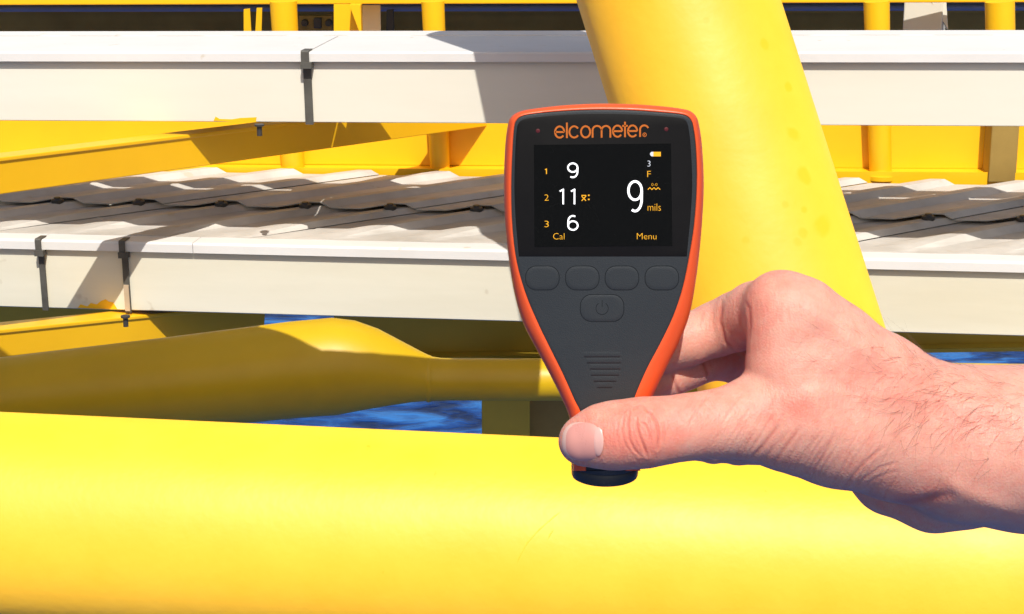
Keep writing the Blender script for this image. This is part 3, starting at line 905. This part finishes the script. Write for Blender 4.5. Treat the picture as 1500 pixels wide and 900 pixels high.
cap_ = loft('probe_cap', [ring(0.0006, rp * 0.97), ring(0.0003, rp * 1.0), ring(-0.0018, rp * 1.0), ring(-0.0021, rp * 0.985), ring(-0.0024, rp * 1.0), ring(-0.0058, rp * 0.995), ring(-0.0068, rp * 0.97), ring(-0.0071, rp * 0.93)], M['black_cap'], gauge, ang=40)

# ================================================================== THE HAND
VOX = 0.00045
def Q(px, py, w, rpx):
    p = gp(px, py, w)
    return (np.array(tuple(p)), rpx * axis_depth(p) / F)
def chain(*qs): return [Q(*q) for q in qs]
# groups of tapered capsules: (chain, smoothing within)
thumb = chain((853, 646, 7.0, 35), (878, 640, 7.8, 43), (905, 638, 8.6, 47.5), (945, 634, 9.2, 48.5), (985, 629, 8.0, 45), (1020, 624, 6.0, 45.5), (1060, 620, 3.0, 49), (1105, 614, -2.0, 60), (1160, 610, -7, 82), (1230, 622, -13, 91), (1320, 640, -19, 93), (1420, 655, -22, 108), (1500, 655, -24, 114), (1760, 660, -26, 124))
index_meta = chain((1146, 450, -15, 53), (1170, 466, -15, 57), (1220, 508, -16, 62), (1290, 560, -18, 66), (1370, 612, -21, 76), (1430, 632, -22, 92), (1520, 640, -24, 104))
web = chain((1150, 500, -11, 55), (1160, 545, -9, 62), (1182, 600, -10, 75))
web2 = chain((1200, 540, -14, 70), (1290, 600, -18, 80))
back2 = chain((1180, 480, -34, 50), (1290, 580, -36, 70), (1420, 650, -38, 92), (1760, 665, -40, 110))
palm2 = chain((1190, 540, -52, 52), (1300, 630, -50, 75), (1400, 670, -46, 88))
pinky_side = chain((1200, 590, -66, 46), (1310, 690, -56, 64), (1370, 704, -52, 74), (1410, 700, -48, 72), (1470, 690, -44, 70))
wristlow = chain((1400, 672, -34, 92), (1500, 678, -34, 98), (1760, 684, -36, 108))
index_f = chain((1140, 452, -20, 50), (1108, 458, -33, 45), (1078, 472, -43, 43), (1050, 482, -46, 40), (1005, 498, -44, 38), (960, 514, -41, 35), (920, 530, -38.5, 30))
middle_f = chain((1185, 488, -45, 44), (1120, 519, -62, 37), (1080, 528, -66, 34), (1040, 526, -58, 31), (975, 552, -47, 32), (925, 580, -39, 28))
ring_f = chain((1195, 550, -62, 42), (1140, 630, -78, 36), (1090, 640, -76, 31), (1030, 626, -62, 30), (980, 608, -50, 31), (930, 615, -39, 27))
little_f = chain((1200, 600, -72, 36), (1130, 652, -76, 30), (1080, 654, -68, 27), (1045, 656, -58, 23), (1010, 652, -50, 22), (975, 648, -42, 20))
allq = thumb + index_meta + web + index_f + middle_f + ring_f + little_f + pinky_side + wristlow
X1 = gp(1680, 600, -20).x
lo = np.min([q[0] - q[1] for q in allq], axis=0) - 0.004
hi = np.max([q[0] + q[1] for q in allq], axis=0) + 0.004
hi[0] = X1
dims = np.ceil((hi - lo) / VOX).astype(int) + 1
xs = lo[0] + np.arange(dims[0]) * VOX
ys = lo[1] + np.arange(dims[1]) * VOX
zs = lo[2] + np.arange(dims[2]) * VOX
BIG = 0.02
def new_field(): return np.full(tuple(dims), BIG, np.float32)
def smin_into(Fd, sl, d, k):
    a = Fd[sl]
    h = np.maximum(k - np.abs(a - d), 0) / k
    Fd[sl] = np.minimum(a, d) - h * h * k * 0.25
def add_chain(Fd, ch, k, flat_y=1.0):
    for (pa, ra), (pb, rb_) in zip(ch[:-1], ch[1:]):
        rm = max(ra, rb_) + 0.014
        mn = np.minimum(pa, pb) - rm; mxx = np.maximum(pa, pb) + rm
        i0 = np.clip(((mn - lo) / VOX).astype(int), 0, dims - 1); i1 = np.clip(((mxx - lo) / VOX).astype(int) + 2, 0, dims)
        if np.any(i1 <= i0): continue
        sl = tuple(slice(int(a_), int(b_)) for a_, b_ in zip(i0, i1))
        gx = (xs[sl[0]] - pa[0]).astype(np.float32)[:, None, None]; gy = ((ys[sl[1]] - pa[1])).astype(np.float32)[None, :, None]; gz = (zs[sl[2]] - pa[2]).astype(np.float32)[None, None, :]
        v = (pb - pa).astype(np.float32); vv = float(v @ v)
        t = np.clip((gx * v[0] + gy * v[1] + gz * v[2]) / vv, 0, 1)
        d = np.sqrt((gx - t * v[0]) ** 2 + (gy - t * v[1]) ** 2 + (gz - t * v[2]) ** 2) - (ra + (rb_ - ra) * t)
        smin_into(Fd, sl, d.astype(np.float32), k)
Fh = new_field()
for ch in (index_meta, web, web2, back2, palm2, wristlow):
    add_chain(Fh, ch, 0.007)
add_chain(Fh, pinky_side, 0.004)
add_chain(Fh, thumb, 0.0045)
for ch in (index_f, middle_f, ring_f, little_f):
    Ff = new_field(); add_chain(Ff, ch, 0.002)
    kb = 0.0045 if ch is index_f else 0.0022
    h = np.maximum(kb - np.abs(Fh - Ff), 0) / kb
    Fh = np.minimum(Fh, Ff) - h * h * kb * 0.25
# close the arm where it leaves the picture
Fh[-2:, :, :] = 0.001

def surface_nets(Fd, lo, h):
    ins = Fd < 0
    nx, ny, nz = Fd.shape
    cnt = np.zeros((nx - 1, ny - 1, nz - 1), np.uint8)
    for a_ in (0, 1):
        for b_ in (0, 1):
            for c_ in (0, 1):
                cnt += ins[a_:nx - 1 + a_, b_:ny - 1 + b_, c_:nz - 1 + c_]
    act = (cnt > 0) & (cnt < 8)
    ii, jj, kk = np.nonzero(act)
    idx = np.full(act.shape, -1, np.int32); idx[ii, jj, kk] = np.arange(len(ii))
    acc = np.zeros((len(ii), 3)); num = np.zeros(len(ii))
    corners = [(a_, b_, c_) for a_ in (0, 1) for b_ in (0, 1) for c_ in (0, 1)]
    vals = {c: Fd[ii + c[0], jj + c[1], kk + c[2]].astype(np.float64) for c in corners}
    for c in corners:
        for ax in range(3):
            if c[ax] == 0:
                c2 = list(c); c2[ax] = 1; c2 = tuple(c2)
                v0, v1 = vals[c], vals[c2]
                cross = (v0 < 0) != (v1 < 0)
                t = np.where(cross, v0 / np.where(cross, v0 - v1, 1), 0)
                p = np.array(c, float)[None, :].repeat(len(ii), 0)
                p[:, ax] += t
                acc[cross] += p[cross]; num[cross] += 1
    V = (acc / num[:, None] + np.stack([ii, jj, kk], 1)) * h + lo
    Q_ = []
    for ax in range(3):
        s0 = [slice(0, -1)] * 3; s1 = [slice(0, -1)] * 3
        s0[ax] = slice(0, -1); s1[ax] = slice(1, None)
        o1, o2 = (ax + 1) % 3, (ax + 2) % 3
        sa_ = [slice(None)] * 3; sb_ = [slice(None)] * 3
        sa_[ax] = slice(0, -1); sb_[ax] = slice(1, None)
        A_ = ins[tuple(sa_)]; B_ = ins[tuple(sb_)]
        e_ = np.argwhere(A_ != B_)
        ok = (e_[:, o1] > 0) & (e_[:, o2] > 0) & (e_[:, o1] < Fd.shape[o1] - 1) & (e_[:, o2] < Fd.shape[o2] - 1)
        e_ = e_[ok]
        flip = A_[tuple(e_.T)]
        def cell(d1, d2):
            c = e_.copy(); c[:, o1] -= d1; c[:, o2] -= d2
            return idx[c[:, 0], c[:, 1], c[:, 2]]
        q = np.stack([cell(1, 1), cell(0, 1), cell(0, 0), cell(1, 0)], 1)
        q[~flip] = q[~flip][:, ::-1]
        Q_.append(q)
    return V, np.concatenate(Q_)
HV, HQ = surface_nets(Fh, lo, VOX)
del Fh
def lap(V, Qd, it):
    e_ = np.concatenate([Qd[:, [0, 1]], Qd[:, [1, 2]], Qd[:, [2, 3]], Qd[:, [3, 0]]])
    for _ in range(it):
        s = np.zeros_like(V); c = np.zeros(len(V))
        for k in range(3):
            s[:, k] = np.bincount(e_[:, 0], V[e_[:, 1], k], len(V)) + np.bincount(e_[:, 1], V[e_[:, 0], k], len(V))
        c = np.bincount(e_[:, 0], minlength=len(V)) + np.bincount(e_[:, 1], minlength=len(V))
        V = V * 0.45 + 0.55 * s / np.maximum(c, 1)[:, None]
    return V
HV = lap(HV, HQ, 7)
def vnormals(V, Qd):
    n = np.cross(V[Qd[:, 2]] - V[Qd[:, 0]], V[Qd[:, 3]] - V[Qd[:, 1]])
    N_ = np.zeros_like(V)
    for c in range(4):
        for k in range(3):
            N_[:, k] += np.bincount(Qd[:, c], n[:, k], len(V))
    return N_ / (np.linalg.norm(N_, axis=1)[:, None] + 1e-12)
HN = vnormals(HV, HQ)
pu, pv = proj_np(HV)
facing = np.clip(-(HN[:, 1] * CP - HN[:, 2] * SP), 0, 1)
front = np.clip((facing - 0.05) / 0.3, 0, 1)
depth_w = (YG - HV[:, 1]) * 1000          # mm in front of the gauge face
near = (depth_w > -24)                     # thumb and dorsum, not the fingers behind
disp = np.zeros(len(HV)); crease = np.zeros(len(HV))
def seg_dist(pts):
    P = np.array(pts, float)
    best = np.full(len(HV), 1e9); tt = np.zeros(len(HV))
    cum = 0; tot = sum(np.linalg.norm(P[i + 1] - P[i]) for i in range(len(P) - 1))
    bb = (pu > P[:, 0].min() - 25) & (pu < P[:, 0].max() + 25) & (pv > P[:, 1].min() - 25) & (pv < P[:, 1].max() + 25)
    ix = np.nonzero(bb)[0]
    for i in range(len(P) - 1):
        a_, b_ = P[i], P[i + 1]; v = b_ - a_; l2 = v @ v
        t = np.clip(((pu[ix] - a_[0]) * v[0] + (pv[ix] - a_[1]) * v[1]) / l2, 0, 1)
        d = np.hypot(pu[ix] - a_[0] - t * v[0], pv[ix] - a_[1] - t * v[1])
        better = d < best[ix]
        best[ix[better]] = d[better]; tt[ix[better]] = (cum + t[better] * math.sqrt(l2)) / tot
        cum += math.sqrt(l2)
    return best, tt
def crease_line(pts, depth_mm, width_px, mask=None, taper=True):
    global disp, crease
    d, t = seg_dist(pts)
    f = np.exp(-(d / width_px) ** 2) * front
    f[d > 1e8] = 0
    if taper: f *= np.clip(np.minimum(t, 1 - t) * 5 + 0.15, 0, 1)
    f *= near if mask is None else mask
    disp -= f * depth_mm * MM
    # raised lips beside the fold
    disp += 0.35 * depth_mm * MM * np.exp(-((d - 2.2 * width_px) / (1.3 * width_px)) ** 2) * front * (d < 1e8) * (near if mask is None else mask)
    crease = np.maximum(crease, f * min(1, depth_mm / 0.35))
# thumb knuckle folds
zz = lambda x, y: (800 + x / 5.0, 540 + y / 5.0)
for pts, dm, wp_ in (
    # x, y in a 5x zoom of the photograph
    ([(610, 320), (598, 420), (612, 520), (645, 590), (690, 640)], 0.22, 2.0),
    ([(665, 370), (668, 440), (690, 510), (715, 570), (738, 640)], 0.36, 2.2),
    ([(700, 280), (770, 330), (810, 400), (825, 480), (815, 590)], 0.30, 2.2),
    ([(690, 385), (735, 420), (760, 480), (755, 530)], 0.20, 1.8),
    ([(745, 340), (760, 400), (775, 470), (765, 560)], 0.14, 1.6),
    ([(570, 350), (555, 450), (580, 560), (620, 620)], 0.12, 1.8),
    ([(530, 400), (515, 480), (535, 570)], 0.09, 1.8),
    ([(860, 380), (875, 470), (865, 560)], 0.09, 1.8),
    ([(640, 290), (690, 270), (740, 300)], 0.10, 1.8)):
    crease_line([zz(*p) for p in pts], dm * 1.7, wp_ * 0.8)
# long folds over the thumb base
zq = lambda x, y: (1080 + x / 4.5, 560 + y / 4.5)
for pts, dm, wp_ in (
    ([(95, 500), (165, 425), (225, 350), (285, 270)], 0.45, 2.6),
    ([(235, 545), (300, 455), (350, 390), (410, 300)], 0.38, 2.6),
    ([(40, 470), (70, 400), (110, 330)], 0.26, 2.2),
    ([(500, 590), (560, 500), (610, 400), (650, 320)], 0.30, 2.4),
    ([(375, 575), (430, 480), (520, 360)], 0.20, 2.2),
    ([(620, 680), (690, 580), (760, 420)], 0.22, 2.2),
    ([(690, 715), (760, 620), (850, 520), (960, 430)], 0.34, 2.6),
    ([(760, 710), (840, 630), (950, 560), (1060, 530)], 0.22, 2.4),
    ([(180, 510), (240, 430), (320, 330)], 0.18, 2.0),
    ([(545, 640), (620, 550), (690, 440)], 0.16, 2.0),
    ([(830, 690), (900, 640), (1000, 600), (1090, 590)], 0.16, 2.2),
    ([(300, 560), (360, 470), (440, 340)], 0.15, 2.0),
    ([(440, 620), (500, 540), (570, 430)], 0.15, 2.0)):
    crease_line([zq(*p) for p in pts], dm * 0.6, wp_)
for k in range(46):                        # fine stretch lines
    x0 = 1000 + 290 * rng.random(); y0 = 560 + 0.35 * (x0 - 1000) + 70 * rng.random()
    l_ = 22 + 38 * rng.random()
    crease_line([(x0, y0 + l_ * 0.5), (x0 + l_ * 0.28, y0), (x0 + l_ * 0.62, y0 - l_ * 0.5)], 0.05 + 0.07 * rng.random(), 1.7)
# fold at the index knuckle and web
crease_line([(1086, 432), (1096, 452), (1098, 480), (1094, 505)], 0.25, 2.5)
far = ~near
for pts, dm in (([(1058, 445), (1054, 470), (1062, 500), (1078, 515)], 0.4), ([(1030, 455), (1024, 480)], 0.12), ([(1030, 530), (1038, 552)], 0.4), ([(985, 548), (995, 578)], 0.45)):
    crease_line(pts, dm, 2.6, far.astype(float))
# tendon and vein relief on the back of the hand
def ridge(pts, hmm, wpx):
    global disp
    d, t = seg_dist(pts)
    disp += np.where(d < 1e8, np.exp(-(d / wpx) ** 2), 0) * front * near * hmm * MM * np.clip(np.minimum(t, 1 - t) * 4, 0, 1)
ridge([(1150, 425), (1210, 470), (1280, 520), (1350, 560)], 0.9, 16)
ridge([(1110, 590), (1200, 575), (1290, 580), (1380, 600)], 0.9, 18)
ridge([(1370, 690), (1420, 725), (1500, 752)], 0.8, 13)
ridge([(1290, 560), (1380, 590), (1500, 600)], 0.6, 18)
crease_line([(1270, 727), (1300, 742), (1345, 735), (1390, 725)], 0.5, 6)
# low-frequency irregularity
ph = rng.random((6, 4)) * 6.28
for k in range(6):
    f_ = np.array([130, 130, 130]) * (0.7 + 0.6 * rng.random(3))
    disp += 0.00010 * np.sin(HV[:, 0] * f_[0] + ph[k, 0]) * np.sin(HV[:, 2] * f_[2] + ph[k, 1]) * np.sin(HV[:, 1] * f_[1] + ph[k, 2])
# nail bed: flatten round the nail
NX0, NX1, NY0, NY1 = 823, 884, 616, 677
HV2 = HV + HN * disp[:, None]
# redness of the skin
red = np.zeros(len(HV))
for cx, cy, rx, ry, a_ in ((935, 635, 60, 45, 1.1), (1130, 600, 70, 25, 0.55), (1170, 592, 22, 14, 0.7), (1100, 470, 30, 60, 0.5), (1290, 560, 90, 40, 0.45), (1340, 725, 60, 25, 0.5), (850, 640, 45, 40, 0.55), (1420, 610, 80, 40, 0.45), (1010, 600, 60, 30, 0.4), (1150, 410, 40, 25, 0.35)):
    red += a_ * np.exp(-((pu - cx) / rx) ** 2 - ((pv - cy) / ry) ** 2)
red = np.clip(red, 0, 1)

# skin material
m, nt, b = principled('skin')
N, L = nt.nodes, nt.links
tc = N.new('ShaderNodeTexCoord')
ar = N.new('ShaderNodeAttribute'); ar.attribute_name = 'redness'
ac = N.new('ShaderNodeAttribute'); ac.attribute_name = 'crease'
mx = N.new('ShaderNodeMix'); mx.data_type = 'RGBA'
mx.inputs[6].default_value = (0.66, 0.330, 0.245, 1); mx.inputs[7].default_value = (0.66, 0.220, 0.158, 1)
nz = N.new('ShaderNodeTexNoise'); nz.inputs['Scale'].default_value = 160; nz.inputs['Detail'].default_value = 6; nz.inputs['Roughness'].default_value = 0.65
L.new(tc.outputs['Object'], nz.inputs['Vector'])
mt = N.new('ShaderNodeMath'); mt.operation = 'MULTIPLY_ADD'; mt.inputs[1].default_value = 2.0; mt.inputs[2].default_value = -0.90
L.new(nz.outputs['Fac'], mt.inputs[0])
ad = N.new('ShaderNodeMath'); ad.operation = 'ADD'; ad.use_clamp = True
L.new(mt.outputs[0], ad.inputs[0]); L.new(ar.outputs['Fac'], ad.inputs[1])
L.new(ad.outputs[0], mx.inputs['Factor'])
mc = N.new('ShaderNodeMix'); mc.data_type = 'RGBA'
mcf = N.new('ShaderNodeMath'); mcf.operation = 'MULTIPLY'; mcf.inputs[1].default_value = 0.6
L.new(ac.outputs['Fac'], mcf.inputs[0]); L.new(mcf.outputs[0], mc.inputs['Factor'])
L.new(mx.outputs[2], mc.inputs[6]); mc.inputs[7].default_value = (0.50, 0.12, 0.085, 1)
L.new(mc.outputs[2], b.inputs['Base Color'])
b.inputs['Roughness'].default_value = 0.50
b.inputs['Specular IOR Level'].default_value = 0.35
b.inputs['Subsurface Weight'].default_value = 0.75
b.inputs['Subsurface Radius'].default_value = (1.0, 0.35, 0.2)
b.inputs['Subsurface Scale'].default_value = 0.0032
v1 = N.new('ShaderNodeTexVoronoi'); v1.inputs['Scale'].default_value = 1100; v1.feature = 'F1'
L.new(tc.outputs['Object'], v1.inputs['Vector'])
mpw = N.new('ShaderNodeMapping'); mpw.inputs['Rotation'].default_value = (0, math.radians(-55), 0); mpw.inputs['Scale'].default_value = (900, 500, 160)
L.new(tc.outputs['Object'], mpw.inputs['Vector'])
nw = N.new('ShaderNodeTexNoise'); nw.inputs['Scale'].default_value = 1.0; nw.inputs['Detail'].default_value = 4
L.new(mpw.outputs[0], nw.inputs['Vector'])
b1 = N.new('ShaderNodeBump'); b1.inputs['Strength'].default_value = 0.5; b1.inputs['Distance'].default_value = 0.0005
L.new(nw.outputs['Fac'], b1.inputs['Height'])
b2 = N.new('ShaderNodeBump'); b2.inputs['Strength'].default_value = 0.3; b2.inputs['Distance'].default_value = 0.0004
L.new(v1.outputs['Distance'], b2.inputs['Height']); L.new(b1.outputs[0], b2.inputs['Normal'])
L.new(b2.outputs[0], b.inputs['Normal'])
M['skin'] = m

h0 = gp(1400, 780, -30)
me = bpy.data.meshes.new('hand')
nv, nq = len(HV2), len(HQ)
me.vertices.add(nv); me.vertices.foreach_set('co', (HV2 - np.array(tuple(h0))).astype(np.float32).ravel())
me.loops.add(nq * 4); me.loops.foreach_set('vertex_index', HQ.astype(np.int32).ravel())
me.polygons.add(nq); me.polygons.foreach_set('loop_start', np.arange(0, nq * 4, 4, dtype=np.int32))
me.polygons.foreach_set('use_smooth', np.ones(nq, bool))
me.update(calc_edges=True); me.validate()
a_ = me.attributes.new('redness', 'FLOAT', 'POINT'); a_.data.foreach_set('value', red.astype(np.float32))
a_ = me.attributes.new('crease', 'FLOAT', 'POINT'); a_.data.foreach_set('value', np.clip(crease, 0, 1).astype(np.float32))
me.materials.append(M['skin'])
hand = bpy.data.objects.new('hand', me); col.objects.link(hand); hand.location = h0
tag(hand, "person's bare right hand and hairy wrist pinching the gauge with the thumb in front", 'hand')
print('hand verts', nv)

# thumbnail: a curved plate lying on the thumb tip
bvh = BVHTree.FromPolygons([tuple(v) for v in HV2], [tuple(int(i) for i in q) for q in HQ[(pu[HQ[:, 0]] > 800) & (pu[HQ[:, 0]] < 900) & (depth_w[HQ[:, 0]] > -5)]])
def nail_patch(name, x0, x1, y0, y1, pw, off, mat, parent, nx=26, ny=26, rim=0.35, tilt=0.0, e0=2.6):
    V, Fc, ok = [], [], {}
    cx, cy, hx, hy = (x0 + x1) / 2, (y0 + y1) / 2, (x1 - x0) / 2, (y1 - y0) / 2
    rings = [0, .15, .3, .45, .6, .72, .82, .9, .96, 1.0]
    na = 56
    for r in rings:
        for k in range(na):
            a = 2 * math.pi * k / na
            ca_, sa_ = math.cos(a), math.sin(a)
            rr_ = (abs(ca_) ** e0 + abs(sa_) ** e0) ** (-1 / e0) * r
            px, py = cx + hx * rr_ * ca_ - tilt * rr_ * sa_ * hy, cy + hy * rr_ * sa_
            d = ray(px, py).normalized()
            hit = bvh.ray_cast(Vector((0, 0, 0)), d)
            if hit[0] is None:
                hit = bvh.find_nearest(d * 0.74)
                p, nrm = hit[0], hit[1]
            else:
                p, nrm = hit[0], hit[1]
            lift = off * (1 - rim * r ** 6)
            V.append(p - d * lift)
    n = na
    for i in range(len(rings) - 1):
        for k in range(n):
            k2 = (k + 1) % n
            Fc.append((i * n + k, i * n + k2, (i + 1) * n + k2, (i + 1) * n + k))
    return mesh_obj(name, V, Fc, mat, parent, smooth=True)
def nailmat(name, c, rough):
    mm_ = plastic(name, c, rough, 0.5)
    bb = mm_.node_tree.nodes['Principled BSDF']
    bb.inputs['Coat Weight'].default_value = 0.25; bb.inputs['Coat Roughness'].default_value = 0.25
    return mm_
M['nail'] = nailmat('nail_plate', (0.68, 0.30, 0.245), 0.32)
M['nail_edge'] = nailmat('nail_free_edge', (0.74, 0.46, 0.37), 0.4)
M['lunula'] = nailmat('nail_half_moon', (0.70, 0.385, 0.325), 0.35)
ne = nail_patch('nail_free_edge', 821.5, 880, 617, 677, 2.5, 0.00045, M['nail_edge'], hand, rim=1.4)
nl = nail_patch('thumbnail', 824.5, 882, 618, 676.5, 2.5, 0.00062, M['nail'], hand, rim=1.2)
nail_patch('nail_half_moon', 869, 884, 626, 668, 2.0, 0.00068, M['lunula'], nl, rim=0.35, e0=2.0)

# hairs on the wrist and back of the hand
m = flat('arm_hair', (0.14, 0.075, 0.045), 0.45, 0.4); M['hair'] = m
fsel = HQ[(facing[HQ[:, 0]] > 0.08) & near[HQ[:, 0]] & (pu[HQ[:, 0]] > 1140)]
fu, fv = pu[fsel[:, 0]], pv[fsel[:, 0]]
dens = np.exp(-((fu - 1440) / 110) ** 2 - ((fv - 600) / 48) ** 2) * 1.0 + 0.55 * np.exp(-((fu - 1330) / 90) ** 2 - ((fv - 570) / 55) ** 2) + 0.22 * np.exp(-((fu - 1240) / 70) ** 2 - ((fv - 490) / 45) ** 2)
dens[fu > 1560] = 0
pr = dens / dens.sum()
pick = rng.choice(len(fsel), 330, p=pr)
V, Fc = [], []
for i in pick:
    vi = fsel[i][0]
    p = Vector(HV2[vi]); nrm = Vector(HN[vi])
    u_, v_ = pu[vi], pv[vi]
    ang = math.radians(205 + 45 * rng.standard_normal() * 0.4 + (v_ - 600) * 0.25)
    big = 1.0 if u_ > 1290 else 0.6
    lg = (0.006 + 0.011 * rng.random()) * big
    d2 = Vector((math.cos(ang), 0, math.sin(ang)))
    d2 = (d2 - nrm * d2.dot(nrm)).normalized()
    side = nrm.cross(d2)
    curl = rng.standard_normal() * 0.7
    rad = (0.000038 + 0.00002 * rng.random()) * (1 if big == 1 else 0.75)
    base = len(V); ns = 5
    q = p.copy()
    for k in range(ns + 1):
        t = k / ns
        off = d2 * lg * t + side * lg * curl * t * t + nrm * (0.0011 * math.sin(math.pi * min(1, t * 0.9)) + 0.00015)
        c = p + off
        r_ = rad * (1 - 0.75 * t)
        for a in (0, 2.094, 4.189):
            V.append(c + side * r_ * math.cos(a) + nrm * r_ * math.sin(a))
    for k in range(ns):
        for j in range(3):
            j2 = (j + 1) % 3
            Fc.append((base + 3 * k + j, base + 3 * k + j2, base + 3 * k + 3 + j2, base + 3 * k + 3 + j))
ho = mesh_obj('arm_hair', V, Fc, M['hair'], hand)
tag(ho, kind='stuff')
